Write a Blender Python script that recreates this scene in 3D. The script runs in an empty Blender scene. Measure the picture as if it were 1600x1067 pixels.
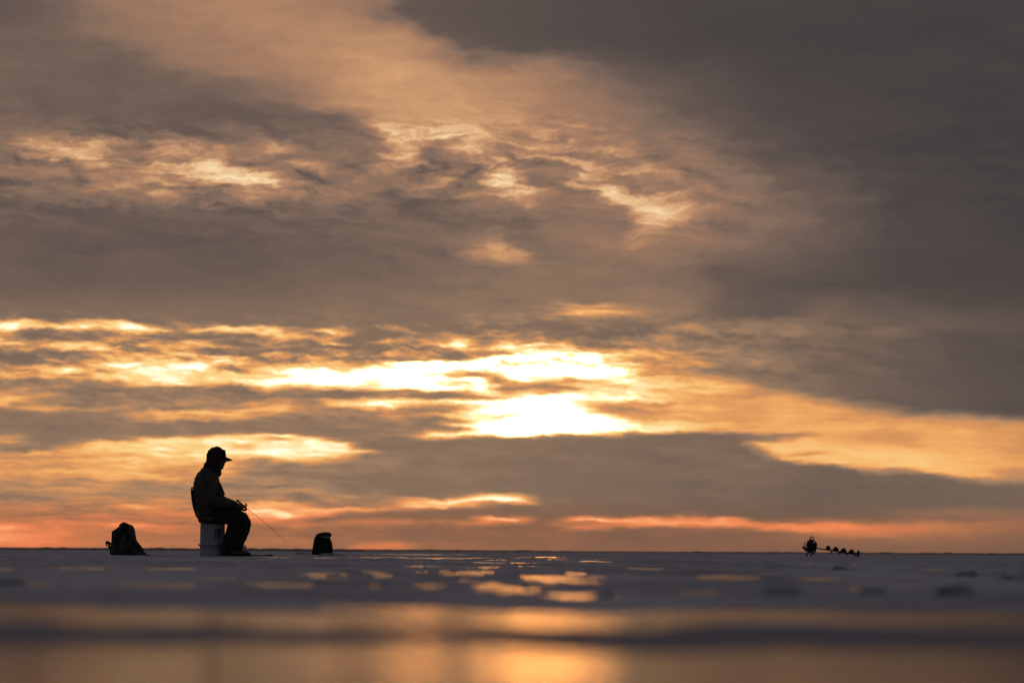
import bpy, bmesh, math, random
import numpy as np
from mathutils import Vector, Matrix, noise as mnoise

scene = bpy.context.scene
COL = scene.collection
F = 8889.0                      # focal length in photo pixels (200 mm lens)
def YH(px): return 854.8 + 0.0064 * px     # row of the horizon in the photo (it leans a little)
def lin(c):
    return tuple(((v/255.0)/12.92 if v/255.0 <= .04045 else ((v/255.0+.055)/1.055)**2.4) for v in c)

# ------------------------------------------------------------------ node helpers
class NT:
    def __init__(s, tree): s.t = tree
    def node(s, typ, **kw):
        n = s.t.nodes.new(typ)
        for k, v in kw.items(): setattr(n, k, v)
        return n
    def put(s, sock, v):
        if isinstance(v, bpy.types.NodeSocket): s.t.links.new(v, sock)
        elif v is not None: sock.default_value = v
    def m(s, op, a, b=None, c=None, clamp=False):
        n = s.node('ShaderNodeMath', operation=op); n.use_clamp = clamp
        s.put(n.inputs[0], a)
        if b is not None: s.put(n.inputs[1], b)
        if c is not None: s.put(n.inputs[2], c)
        return n.outputs[0]
    def v(s, op, a, b=None, out=0):
        n = s.node('ShaderNodeVectorMath', operation=op)
        s.put(n.inputs[0], a)
        if b is not None: s.put(n.inputs[1], b)
        return n.outputs['Value'] if op == 'DOT_PRODUCT' else n.outputs[out]
    def xyz(s, x, y, z):
        n = s.node('ShaderNodeCombineXYZ')
        for i, q in enumerate((x, y, z)): s.put(n.inputs[i], q)
        return n.outputs[0]
    def sep(s, v):
        n = s.node('ShaderNodeSeparateXYZ'); s.put(n.inputs[0], v); return n.outputs
    def ramp(s, fac, stops, interp='LINEAR'):
        n = s.node('ShaderNodeValToRGB'); cr = n.color_ramp; cr.interpolation = interp
        while len(cr.elements) > 1: cr.elements.remove(cr.elements[-1])
        for i, (p, c) in enumerate(stops):
            e = cr.elements[0] if i == 0 else cr.elements.new(min(max(p, 0), 1))
            e.position = min(max(p, 0), 1)
            e.color = (c[0], c[1], c[2], 1) if hasattr(c, '__len__') else (c, c, c, 1)
        s.put(n.inputs[0], fac); return n.outputs[0]
    def mix(s, f, a, b):
        n = s.node('ShaderNodeMix', data_type='RGBA'); s.put(n.inputs[0], f); s.put(n.inputs[6], a); s.put(n.inputs[7], b); return n.outputs[2]
    def fmix(s, f, a, b):
        n = s.node('ShaderNodeMix', data_type='FLOAT'); s.put(n.inputs[0], f); s.put(n.inputs[2], a); s.put(n.inputs[3], b); return n.outputs[0]
    def noise(s, vec, scale=1, detail=4, rough=.5, lac=2.0, dist=0, out=0):
        n = s.node('ShaderNodeTexNoise'); n.noise_dimensions = '3D'
        s.put(n.inputs['Vector'], vec); s.put(n.inputs['Scale'], scale); s.put(n.inputs['Detail'], detail)
        s.put(n.inputs['Roughness'], rough); s.put(n.inputs['Lacunarity'], lac); s.put(n.inputs['Distortion'], dist)
        return n.outputs[out]
    def mr(s, v, a, b, c=0, d=1, smooth=True):
        n = s.node('ShaderNodeMapRange'); n.interpolation_type = 'SMOOTHSTEP' if smooth else 'LINEAR'
        for i, q in enumerate((v, a, b, c, d)): s.put(n.inputs[i], q)
        return n.outputs[0]

# ------------------------------------------------------------------ the cloud layout: a brightness field over azimuth and elevation
NC, NSEG = 96, 3
US = np.linspace(-840, 840, NC)
R0, R1 = 7.0, 23.0           # row pitch: fine below elevation 370, coarse above
EB = 371.0
NR = 75
def row_e(i): return i*R0 if i*R0 <= EB else EB + (i - EB/R0)*R1
ES = np.array([row_e(i) for i in range(NR)])
UU, EE = np.meshgrid(US, ES)
PX = UU + 800; PY = YH(PX) - EE

def sstep(a, b, x):
    t = np.clip((x-a)/(b-a), 0, 1); return t*t*(3-2*t)
BX = [0, 200, 400, 600, 800, 1000, 1200, 1400, 1600]
BASE = {
 -40:[.36,.58,.66,.46,.33,.30,.29,.28,.28],
   0:[.37,.60,.68,.54,.35,.30,.29,.285,.28],
  60:[.40,.58,.68,.72,.42,.32,.30,.285,.28],
 120:[.40,.46,.60,.79,.68,.40,.31,.29,.28],
 180:[.41,.43,.45,.80,.76,.50,.33,.295,.28],
 240:[.52,.56,.48,.62,.80,.64,.37,.30,.28],
 300:[.48,.56,.56,.50,.72,.76,.46,.31,.285],
 350:[.41,.41,.45,.46,.52,.78,.52,.33,.29],
 400:[.385,.39,.41,.45,.50,.55,.43,.33,.29],
 440:[.41,.41,.43,.48,.54,.52,.42,.33,.295],
 480:[.44,.44,.45,.50,.57,.57,.47,.38,.33],
 520:[.56,.56,.56,.57,.60,.58,.52,.45,.37],
 560:[.66,.68,.62,.64,.80,.70,.58,.42,.34],
 600:[.72,.74,.90,1.0,1.10,.96,.74,.43,.33],
 640:[.60,.58,.62,.80,1.14,.97,.90,.60,.36],
 680:[.52,.58,.70,.60,.90,.90,.90,.88,.82],
 720:[.76,.86,.92,.56,.47,.46,.90,.96,.86],
 760:[.68,.68,.68,.56,.47,.45,.42,.43,.62],
 800:[.66,.68,.66,.56,.50,.46,.43,.43,.48],
 830:[.84,.74,.66,.58,.54,.49,.52,.62,.54],
 860:[.80,.70,.62,.58,.56,.52,.50,.50,.47],
}
def base():
    ys = sorted(BASE); tab = np.array([BASE[y] for y in ys])
    rows = np.stack([np.interp(US+800, BX, r) for r in tab])
    out = np.empty_like(UU)
    for j in range(NC): out[:, j] = np.interp(PY[:, j], ys, rows[:, j])
    k = np.array([1, 2, 3, 2, 1.]); k /= k.sum()          # round the corners sideways
    p = np.pad(out, ((0, 0), (2, 2)), 'edge')
    return sum(k[i]*p[:, i:i+NC] for i in range(5))
FLD = base()
def band(pts, L, st=5, sb=None, a=1.0, end=30):
    """a cloud bank or a gap: pts (x, top, bottom) in photo rows, brightness L (one value or one per point)"""
    global FLD
    sb = st if sb is None else sb
    xs = [p[0] for p in pts]
    yt = np.interp(PX, xs, [p[1] for p in pts]); yb = np.interp(PX, xs, [p[2] for p in pts])
    Lv = np.interp(PX, xs, L) if hasattr(L, '__len__') else L
    w = sstep(yt-st, yt+st, PY)*(1-sstep(yb-sb, yb+sb, PY))
    thin = np.clip((yb-yt)/8.0, 0.35, 1)
    w = w*thin
    w = w*sstep(xs[0]-end, xs[0]+end, PX)*(1-sstep(xs[-1]-end, xs[-1]+end, PX))*a
    FLD = FLD*(1-w) + Lv*w
# ---- high sky
band([(590,-80,0),(640,-80,46),(700,-80,74),(760,-80,92),(850,-80,86),(1000,-80,84),(1640,-80,80)], [.38,.36,.34,.32,.30,.30,.28], 12, 30, .92, 50)
band([(-40,20,200),(100,50,212),(150,60,214),(250,100,206),(330,128,212),(420,148,236),(500,168,252),(570,186,262),(610,205,240)], [.45,.44,.43,.43,.42,.42,.42,.43,.46], 14, 9, .85)
band([(-40,296,460),(100,304,460),(200,308,460),(300,318,460),(420,332,455),(500,312,450),(600,300,440),(700,298,440),(780,308,430),(900,298,400),(985,322,370),(1010,345,350)], [.42,.41,.405,.405,.41,.43,.44,.46,.47,.48,.51,.55], 9, 40, .8)
band([(30,228,246),(110,226,248),(210,236,250)], .84, 6, 8)
band([(215,228,246),(280,232,272),(340,252,290),(400,272,300),(430,284,302)], [.75,.96,1.0,1.02,.8], 8, 9)
band([(140,284,298),(260,286,300)], .68, 6)
band([(330,304,316),(430,306,318)], .84, 6)
band([(370,212,232),(460,222,262)], .70, 8, 8, .7)
band([(585,196,216),(640,204,262),(700,200,225),(760,206,240)], [.78,.84,.84,.78], 8, 8, .8)
band([(640,216,250),(690,226,272),(738,246,290)], .44, 8, 8, .95, 14)
band([(600,262,275),(680,262,278)], .82, 6)
band([(750,268,290),(790,278,302),(840,284,308)], [.9,1.08,.85], 6)
band([(780,236,276),(850,244,288),(905,262,284)], .46, 8, 8, .85, 14)
band([(880,254,284),(960,270,312),(1000,300,352),(1040,310,356),(1090,318,350)], [.82,.88,.98,.95,.8], 12, 10, .9)
band([(935,268,280),(1000,272,288),(1045,282,290)], .56, 5, 5, .9, 14)
band([(1060,338,350),(1110,334,358),(1175,342,356)], .47, 6, 6, .95, 14)
band([(880,330,346),(960,334,362),(1000,344,362)], .48, 6, 6, .8, 14)
band([(715,374,390),(770,374,402),(830,388,416)], [.7,.84,.72], 8)
band([(860,428,446),(1000,430,450),(1120,436,460)], .50, 8)
band([(1100,395,500),(1200,420,500),(1280,430,484),(1400,430,486),(1640,400,488)], [.42,.37,.33,.31,.29], 22, 5, .9)
band([(1200,470,482),(1300,464,480),(1440,470,484)], [.42,.47,.42], 7, 7, .6, 60)
band([(930,452,462),(1060,454,466)], .66, 6)
band([(860,486,496),(930,487,496),(1010,489,497)], [.84,.98,.78], 5)
band([(800,505,520),(1000,498,540),(1200,500,545)], [.52,.52,.50], 9)
band([(1180,516,524),(1250,514,524)], .66, 4)
# ---- the mottled bank over the long gap
band([(-40,470,498),(100,480,503),(250,484,508),(400,484,510),(560,490,508),(700,500,512)], [.48,.47,.46,.48,.53,.57], 8, 4)
band([(-40,497,524),(60,504,520),(170,506,518),(300,508,518),(400,514,524),(480,514,522)], [1.0,.98,.98,.92,.88,.85], 4, 5)
band([(500,510,518),(600,511,517)], .92, 4)
band([(-40,524,572),(60,518,574),(150,520,566),(300,520,560),(420,526,572),(600,518,572),(740,515,560),(860,512,545),(1000,505,545),(1200,506,553),(1300,530,556)], [.70,.70,.72,.70,.66,.63,.64,.62,.60,.52,.46], 6, 4, .85)
band([(700,532,540),(740,532,540)], 1.0, 4, 4, 1, 12)
# ---- the long bright gap
band([(-40,574,594),(60,573,592),(130,566,590),(200,557,595),(280,563,602),(340,560,602),(400,574,605),(500,573,606),(600,571,607),(690,567,612),(740,560,612),(800,551,612),(850,544,612),(900,550,612),(950,548,608),(1000,551,604),(1060,556,600)],
     [.88,.94,1.0,1.04,1.07,1.07,1.10,1.12,1.14,1.14,1.14,1.17,1.17,1.12,1.03,.95,.90], 4, 4)
band([(760,540,548),(800,536,548),(860,534,548),(890,538,550)], .98, 4, 4, 1, 12)
band([(90,588,592),(140,584,589),(178,579,584)], .62, 4, 4, .9, 12)
band([(-20,585,590),(60,583,588)], .72, 4, 4, .9, 12)
band([(320,577,582),(360,573,580),(410,568,578)], .62, 4, 4, .9, 12)
band([(955,556,592),(1020,560,606),(1100,562,625),(1180,566,640),(1230,575,640)], [.98,.88,.84,.80,.76], 10, 20, .85)
band([(685,583,589),(740,582,590),(780,590,600),(820,597,602)], [.80,.78,.82,.9], 4)
band([(840,594,598),(900,592,598),(940,593,597)], .88, 4, 4, .9, 12)
# ---- bank under the gap, left
band([(-40,598,640),(40,594,636),(140,596,640),(240,603,640),(330,604,632),(400,606,628),(480,608,624),(560,608,626),(640,611,624),(700,614,628),(760,616,626),(830,614,620),(900,603,613)], [.64,.61,.60,.59,.59,.60,.60,.59,.60,.62,.64,.70,.76], 3, 5)
band([(0,618,630),(70,616,624)], .92, 4, 4, .9)
band([(40,634,639),(120,635,639)], .9, 4)
band([(130,638,642),(200,639,643)], .84, 4)
band([(190,648,661),(240,644,660),(300,642,655),(360,640,652),(400,636,646),(460,632,642)], [.78,.92,1.0,.92,.88,.9], 4)
band([(500,628,640),(560,627,637),(640,625,635),(700,624,632),(760,624,630),(860,620,628)], [.96,1.08,1.06,1.1,1.15,1.2], 4)
band([(470,640,650),(560,641,650),(640,638,648),(740,634,642)], .60, 4, 4, .9)
band([(600,648,652),(680,645,651),(760,640,650)], [.9,1.0,1.16], 4)
band([(-40,646,680),(60,642,692),(150,648,692),(230,664,690),(300,662,684),(400,656,680),(500,654,684),(600,652,680),(700,652,662),(740,655,659)], [.55,.53,.56,.57,.58,.58,.57,.57,.59,.68], 5, 3)
band([(640,668,675),(700,668,675),(760,671,674)], .58, 3.5, 3.5, .9)
band([(650,662,666),(700,661,665)], .95, 4, 4, .8)
# ---- brightest part
band([(740,628,676),(800,624,680),(870,620,680),(930,640,680),(1000,658,678),(1060,664,676),(1100,667,673)], [1.08,1.22,1.26,1.18,1.10,1.02,.95], 6, 3)
band([(700,630,637),(760,632,638),(820,634,638)], .84, 3, 3, .8)
band([(720,655,659),(790,656,660)], .80, 3, 3, .8)
band([(860,655,659),(960,648,655)], .95, 3, 3, .7)
band([(700,596,600),(760,602,607),(800,606,611)], .86, 3, 3, .8)
band([(640,678,684),(700,674,684),(760,670,686),(820,670,683)], [1.06,1.10,1.16,1.22], 3, 3)
band([(760,680,683),(830,680,683)], .84, 3, 3, .7)
band([(790,601,610),(850,600,609),(900,602,608)], .76, 4, 4, .9)
band([(790,615,622),(850,614,621),(900,610,616)], .76, 4, 4, .9)
band([(870,622,630),(960,620,628),(1050,617,623)], 1.1, 4, 4, .9)
band([(900,630,642),(960,628,650),(1000,628,658),(1060,628,662),(1120,630,662),(1200,634,664)], [.84,.78,.78,.82,.82,.80], 5, 6)
band([(1000,658,662),(1050,655,660),(1100,662,664)], 1.0, 4, 4, .8)
band([(1090,606,610),(1160,604,609)], .98, 4, 4, .9)
# ---- dark veil on the right
band([(1100,555,590),(1180,545,600),(1250,540,616),(1320,535,628),(1400,525,638),(1460,520,646),(1550,520,650),(1640,520,651)], [.58,.54,.48,.44,.40,.38,.345,.32], 14, 6, .95, 40)
band([(1200,620,680),(1300,634,684),(1400,650,690),(1500,658,700),(1640,660,720)], [.88,.84,.84,.84,.74], 6, 14, .8)
band([(1330,674,684),(1400,676,700),(1440,680,700)], .74, 6, 6, .7)
band([(1180,690,700),(1240,692,728),(1330,702,734),(1420,704,736),(1480,712,744),(1560,712,752)], [.98,1.0,.97,.98,.95,.86], 6, 4)
band([(1115,699,702),(1150,696,702),(1190,691,710),(1230,692,722)], [.86,.95,1.0,1.0], 3, 3, 1, 12)
band([(1080,676,688),(1160,675,692),(1220,677,688),(1290,680,684)], [.46,.48,.54,.66], 3, 3, .95, 20)
band([(1190,676,682),(1240,676,680)], .66, 4, 4, .8)
band([(1200,709,713),(1260,706,712),(1310,702,708)], .62, 4, 4, .9)
band([(1300,732,736),(1350,727,733),(1380,724,728)], .66, 4, 4, .8)
# ---- left: glow behind the angler
band([(90,700,708),(130,694,706),(200,690,712),(250,684,716),(300,683,716),(400,679,712),(460,680,716),(500,690,716),(560,698,712),(590,702,708)], [.88,.92,.96,1.0,1.04,1.1,1.14,1.08,1.06,.95], 4, 6)
band([(370,690,700),(400,694,699)], .60, 4, 4, .8, 10)
band([(400,688,694),(450,687,694),(480,690,696)], .58, 4, 4, .8, 12)
band([(-40,676,688),(40,678,694),(40,690,700)], .9, 6, 6, .6)
band([(-10,704,709),(30,698,706),(80,694,702)], .52, 4, 4, .9)
band([(0,722,728),(60,726,733),(110,730,735)], .62, 4, 4, .9)
band([(-40,708,742),(100,704,744),(200,712,744),(300,716,746),(350,720,740)], [.82,.88,.90,.90,.86], 12, 10, .8)
band([(220,736,740),(260,734,738)], .62, 4, 4, .7)
band([(260,738,742),(300,736,741)], .60, 4, 4, .8)
band([(-40,750,786),(200,752,786),(340,752,784),(420,756,780),(520,762,776)], [.64,.65,.65,.60,.56], 6, 8, .85)
# ---- the long slate bank above the horizon
band([(380,716,752),(430,712,750),(480,722,758),(540,718,770),(560,682,776),(640,686,778),(700,686,776),(800,682,774),(850,680,776),(900,681,800),(970,680,806),(1000,677,808),(1060,674,808),(1125,673,808),(1165,686,808),(1190,704,808),(1225,720,808),(1300,728,804),(1350,737,803),(1430,739,802),(1490,748,800),(1520,754,800),(1580,757,798),(1640,760,798)],
     [.60,.57,.55,.53,.52,.51,.50,.50,.49,.49,.47,.47,.46,.46,.45,.45,.44,.44,.44,.44,.44,.44,.44,.45], 3, 5, .97)
band([(560,682,690),(620,682,688)], .62, 4, 4, .7)
band([(480,724,728),(500,723,727)], 1.0, 4, 4, .9, 10)
band([(550,690,696),(570,690,694)], .86, 4, 4, .9, 12)
band([(430,704,722),(470,706,716)], 1.05, 4, 4, .9, 14)
band([(400,729,733),(430,729,732)], .84, 4, 4, .8, 12)
band([(430,751,756),(465,750,756)], .86, 4, 4, .8, 14)
band([(390,759,763),(450,763,768),(520,770,774),(560,774,778),(640,780,784),(680,782,786)], [.84,.90,.84,.82,.84,.9], 4, 4, .9)
band([(1060,692,696),(1070,718,722),(1120,716,720)], .6, 4, 4, .4)
# ---- low streaks
band([(-40,790,800),(60,796,806),(160,800,812)], .76, 8, 8, .5)
band([(165,786,792),(230,791,799),(320,797,803),(370,792,802)], [.86,.98,.96,.9], 4, 4)
band([(240,784,788),(300,790,796)], .86, 4, 4, .7)
band([(375,786,812),(420,788,808),(470,790,803),(530,793,800),(600,794,798),(640,795,798)], [.98,1.02,1.08,1.06,1.0,.9], 4, 3.5)
band([(420,804,810),(490,803,809)], 1.02, 4, 4, .9, 14)
band([(425,796,803),(450,790,797)], .8, 4, 4, .6, 10)
band([(400,812,818),(640,812,818),(820,812,816)], [.86,.78,.8], 4, 4, .6)
band([(480,803,812),(560,800,812),(700,796,812),(840,788,810),(920,790,806)], [.54,.52,.50,.50,.48], 4, 4, .9)
band([(560,786,792),(640,787,792)], .78, 4, 4, .5)
band([(630,783,789),(670,781,789),(720,778,788),(790,777,785),(815,777,783),(840,779,782)], [.92,1.12,1.16,1.18,1.16,.95], 4, 3.5)
band([(840,777,781),(910,777,780)], .62, 4, 4, .8)
band([(745,811,815),(790,811,815),(828,810,815)], [.95,1.14,1.1], 3.5, 3.5, 1, 14)
band([(875,811,816),(920,808,816),(1000,810,818),(1050,811,822),(1150,811,823),(1180,816,828),(1250,815,832),(1330,815,836),(1400,817,836),(1500,812,832),(1640,808,830)], [.92,1.0,.96,.92,.96,.94,.92,.84,.74,.66,.54], 4, 4)
band([(870,825,829),(910,824,830),(960,822,826)], [.9,1.02,.8], 3.5, 3.5, 1, 14)
band([(1045,803,807),(1100,803,807)], .90, 3.5, 3.5, .9, 14)
band([(1390,796,806),(1500,794,808),(1640,796,808)], [.58,.6,.54], 8, 8, .7)
band([(-40,815,850),(40,818,850),(90,822,850),(130,835,852)], [.96,.94,.9,.84], 9, 8, .9)
band([(150,813,822),(200,816,826),(270,823,829)], [.8,.96,.86], 4, 4)
band([(560,852,858),(640,852,858)], .80, 3.5, 3.5, .9)
band([(390,844,848),(490,843,848)], .80, 3.5, 3.5, .9)

# ---- small torn pieces
for x, y, w_, h_, l in [(60,531,40,3,.98),(110,540,24,3,.92),(50,552,50,3,.88),(190,536,26,3,.94),(240,543,34,3,.9),(355,530,30,3,.92),(350,541,26,2.5,.96),(300,524,40,2.5,.95),(90,566,30,2.5,.9),
        (520,538,30,2.5,.92),(500,556,36,3,.96),(540,560,28,2.5,.9),(440,545,30,3,.86),(660,547,18,2.5,.84),(600,540,20,2.5,.78),(430,612,30,2.5,.74),(20,612,30,2.5,.86),(110,622,40,2,.84),(60,640,40,2.5,.84),
        (1100,604,36,2.2,.98),(1150,622,40,2.2,.84),(1260,655,30,3,.95),(1350,668,40,3,.95),(1420,664,30,3,.93),(1500,674,30,3,.9),(1540,694,26,2.5,.72),(1290,698,30,2.2,.80),(1180,728,30,2.2,.60),
        (140,762,50,3,.74),(60,770,50,3,.70),(260,768,60,3,.72),(520,752,40,2.5,.58),(640,745,60,2.5,.55),(1060,700,60,2.5,.53),(960,694,50,2.5,.52),
        (610,206,26,5,.90),(640,236,20,4,.62),(660,212,24,4,.90),(700,262,20,4,.84),(735,232,24,4,.84),(760,250,24,4,.62),(800,262,26,4,.86),(850,296,30,4,.84),(905,300,24,4,.86),(940,296,26,4,.58),(960,316,30,4,.95),
        (1010,340,26,4,.98),(1040,318,24,3.5,.80),(1080,326,24,3.5,.62),(985,372,24,3.5,.74),(930,372,30,3.5,.68),(900,360,22,4,.66),(780,330,40,5,.44),(560,236,24,7,.44),(520,262,26,5,.58),(300,262,40,6,1.0),(380,282,26,5,1.04),
        (420,225,30,5,.80),(90,238,26,4,.92),(180,290,40,4,.72),(250,300,40,4,.74),(380,312,30,3.5,.84),(20,268,36,4,.66),(1060,430,60,5,.56),(960,470,60,4,.62),(1010,508,50,3,.60),(1210,520,40,3,.66),(1400,512,60,4,.44),(1320,536,60,4,.43)]:
    band([(x-w_, y-h_*.5, y+h_*.5), (x, y-h_, y+h_), (x+w_, y-h_*.5, y+h_*.5)], l, 3, 3, .85, max(w_*.5, 12))

band([(520,698,708),(560,700,708),(600,702,707)], [1.0,1.04,.9], 3, 3, .95, 18)
band([(545,714,718),(590,712,716)], .80, 3, 3, .7, 14)
band([(455,716,720),(500,713,718)], .86, 3, 3, .8, 14)
band([(380,783,812),(430,786,810),(490,789,806),(560,793,801),(640,795,799)], [1.0,1.03,1.06,1.05,.98], 3.5, 3, .8)
band([(405,799,803),(450,793,798)], .76, 3, 3, .7, 12)

band([(690,644,680),(730,648,682),(770,640,680)], [1.02,1.1,1.15], 4, 3, .6, 20)
band([(780,600,610),(840,600,612),(915,603,610)], .70, 3, 3, 1, 20)
band([(640,653,661),(700,654,661),(740,655,659)], .58, 3, 3, 1, 14)
band([(740,644,650),(800,646,651),(840,646,649)], .84, 3, 3, 1, 16)
band([(880,588,596),(950,590,597)], .82, 3, 3, .9, 18)
band([(620,666,674),(690,667,674),(735,668,672)], .62, 3, 3, 1, 14)
band([(520,586,590),(600,587,592)], .90, 3, 3, .8, 16)
band([(740,809,817),(790,809,817),(830,809,816)], [1.0,1.16,1.1], 3, 3, 1, 14)
band([(560,850,859),(645,850,859)], .84, 3, 3, .9, 20)
band([(625,780,791),(680,778,791),(740,775,790),(800,774,787),(835,777,784)], [.95,1.12,1.18,1.18,1.1], 3, 3, .8, 16)
band([(860,810,818),(940,806,820),(1050,809,823),(1150,810,826)], .97, 3.5, 3.5, .6)

for x, y, w_, h_, l in [(70,806,70,3,.60),(200,806,60,3,.62),(240,836,70,3,.62),(120,842,50,3,.70),(60,828,50,3,.78),(330,814,50,3,.84),(300,846,60,3,.66),(450,822,60,3,.62),(560,830,80,3,.56),
        (700,845,80,3,.54),(430,778,50,3,.86),(520,784,50,3,.80),(330,774,60,3,.62),(180,778,60,3,.74),(1100,828,60,3,.60),(1240,840,60,3,.62),(1420,826,60,3,.80),(1500,838,60,3,.60),(1330,822,40,3,.98),(1180,818,40,3,.74),(1000,815,40,2.5,.76)]:
    band([(x-w_, y-h_*.5, y+h_*.5), (x, y-h_, y+h_), (x+w_, y-h_*.5, y+h_*.5)], l, 3, 3, .75, max(w_*.5, 12))


# ------------------------------------------------------------------ world
SUN_AZ, SUN_EL = math.radians(0.3), math.radians(1.45)
def build_world():
    w = bpy.data.worlds.new("World"); scene.world = w; w.use_nodes = True
    t = w.node_tree; t.nodes.clear(); N = NT(t)
    seg = (US[-1]-US[0])/NSEG
    RAMPS = []
    for k in range(NR//3):                   # three rows of the field ride in one ramp's red, green and blue
        for j in range(NSEG):
            uu = np.linspace(US[0]+seg*j, US[0]+seg*(j+1), 32)
            rows = [np.interp(uu, US, FLD[3*k+c])*0.7 for c in range(3)]
            RAMPS.append(N.ramp(None, [(i/31., (rows[0][i], rows[1][i], rows[2][i])) for i in range(32)]))
    tc = N.node('ShaderNodeTexCoord')
    d = N.v('NORMALIZE', tc.outputs['Generated'])
    x, y, z = N.sep(d)
    U0 = N.m('MULTIPLY', N.m('ARCTAN2', x, y), F)
    E0 = N.m('MULTIPLY', N.m('ARCSINE', z), F)
    # everything below works in units of 1/8889 radian
    Pn = N.xyz(U0, E0, 0.0)
    # ragged cloud edges: bend the field with two octaves of noise
    wv = N.v('SUBTRACT', N.noise(N.v('MULTIPLY', Pn, (1/95., 1/34., 0)), 1, 3, .5, out=1), (.5, .5, .5))
    wf2 = N.v('SUBTRACT', N.noise(N.v('MULTIPLY', Pn, (1/26., 1/9., 0)), 1, 4, .6, out=1), (.5, .5, .5))
    wv = N.v('ADD', wv, N.v('MULTIPLY', wf2, (.42, .50, 0)))
    wx, wy, wz = N.sep(wv)
    fineE = N.mr(E0, 330, 520, 1.0, 2.2)
    U = N.m('ADD', U0, N.m('MULTIPLY', wx, N.m('MULTIPLY', fineE, 46.0)))
    E = N.m('ADD', E0, N.m('MULTIPLY', wy, N.m('MULTIPLY', fineE, N.mr(E0, 0, 60, 5.0, 19.0))))
    ri = N.m('ADD', N.m('MULTIPLY', N.m('MINIMUM', E, EB), 1/R0),
             N.m('MULTIPLY', N.m('MAXIMUM', N.m('SUBTRACT', E, EB), 0.0), 1/R1))
    ri = N.m('MINIMUM', N.m('MAXIMUM', ri, 0.0), float(NR-1))
    s = N.m('MULTIPLY', N.m('SUBTRACT', U, float(US[0])), 1/seg)    # 0..3
    g1 = N.m('GREATER_THAN', s, 1.0); g2 = N.m('GREATER_THAN', s, 2.0)
    s1 = N.m('SUBTRACT', s, 1.0); s2 = N.m('SUBTRACT', s, 2.0)
    total = None
    riv = N.xyz(ri, ri, ri)
    for k in range(NR//3):
        segs = RAMPS[3*k:3*k+3]
        for sg, fac in zip(segs, (s, s1, s2)):       # the tiny term makes Cycles work through the rows one after another
            N.put(sg.node.inputs[0], fac if total is None else N.m('MULTIPLY_ADD', total, 1e-9, fac))
        col = N.mix(g2, N.mix(g1, segs[0], segs[1]), segs[2])
        wgt = N.v('MAXIMUM', N.v('SUBTRACT', (1, 1, 1), N.v('ABSOLUTE', N.v('SUBTRACT', riv, (3*k, 3*k+1, 3*k+2)))), (0, 0, 0))
        dp = N.v('DOT_PRODUCT', col, wgt)
        total = dp if total is None else N.m('ADD', total, dp)
    L = N.m('MULTIPLY', total, 1/0.7)
    # wisps: how strongly the fine cloud texture shows, by place
    aE = N.ramp(N.m('MULTIPLY', E0, 1/880.), [(0, .06), (.04, .20), (.12, .26), (.22, .24), (.30, .55), (.335, 1), (.40, 1), (.425, .28), (.50, .2), (.58, .42), (.64, 1.0), (.72, .9), (.77, .22), (.82, .12), (1, .12)])
    aU = N.ramp(N.mr(U0, -840, 840, smooth=False), [(0, 1), (.45, 1), (.62, .75), (.75, .40), (.9, .22), (1, .2)])
    amp = N.m('MULTIPLY', aE, aU)
    n1 = N.m('SUBTRACT', N.noise(N.v('MULTIPLY', N.xyz(N.m('ADD', U, N.m('MULTIPLY', E, 1.0)), E, 7.3), (1/70., 1/18., 1)), 1, 7, .60), .5)
    n2 = N.m('SUBTRACT', N.noise(N.v('MULTIPLY', N.xyz(N.m('ADD', U, N.m('MULTIPLY', E, 1.2)), E, 2.1), (1/150., 1/60., 1)), 1, 5, .55), .5)
    n3 = N.m('SUBTRACT', N.noise(N.v('MULTIPLY', N.xyz(N.m('ADD', U, N.m('MULTIPLY', E, .6)), E, 4.4), (1/75., 1/6.5, 1)), 1, 4, .58), .5)
    lit = N.m('MULTIPLY', N.mr(L, .50, .66), N.mr(L, 1.22, 1.0))
    bell = N.mr(L, .36, .62, .35, 1.0)
    n = N.m('ADD', N.m('MULTIPLY', n1, N.mr(E0, 330, 380, 1.75, 1.15)), N.m('MULTIPLY', n2, .42))
    L = N.m('ADD', L, N.m('MULTIPLY', N.m('MULTIPLY', n, amp), bell))
    L = N.m('ADD', L, N.m('MULTIPLY', n2, .05))
    L = N.m('ADD', L, N.m('MULTIPLY', N.m('MULTIPLY', n3, N.m('MULTIPLY', N.mr(E0, 640, 700, .50, .05), N.mr(U0, 60, 420, 1, .35))), N.m('MULTIPLY', lit, N.mr(E0, 8, 40, .5, 1))))
    floor_ = N.m('ADD', N.ramp(N.mr(U0, -840, 840, smooth=False), [(0, .47), (.45, .51), (.62, .46), (.8, .34), (1, .28)]), N.mr(E0, 350, 470, 0.0, -.14))
    L = N.m('SMOOTH_MAX', L, floor_, .08)
    crisp = N.m('SUBTRACT', N.mr(L, .52, 1.04, .52, 1.04), N.m('MINIMUM', N.m('MAXIMUM', L, .52), 1.04))
    cw = N.m('ADD', N.m('MULTIPLY', N.m('MULTIPLY', N.mr(E0, 120, 190), N.mr(E0, 480, 380)), N.mr(U0, 380, 60, .3, .85)), N.m('MULTIPLY', N.mr(E0, 480, 560, 0, .35), N.mr(E0, 700, 640)))
    L = N.m('ADD', L, N.m('MULTIPLY', crisp, cw))
    L = N.m('SUBTRACT', L, N.m('MULTIPLY', N.mr(L, .85, 1.0), N.m('MULTIPLY', .035, N.mr(N.m('ABSOLUTE', N.m('SUBTRACT', U0, 30.0)), 150, 420))))
    fac = N.m('MULTIPLY', L, 1/1.3, clamp=True)
    def pal(st): return N.ramp(fac, [(p/1.3, lin(c) if not isinstance(c[0], float) else c) for p, c in st])
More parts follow.
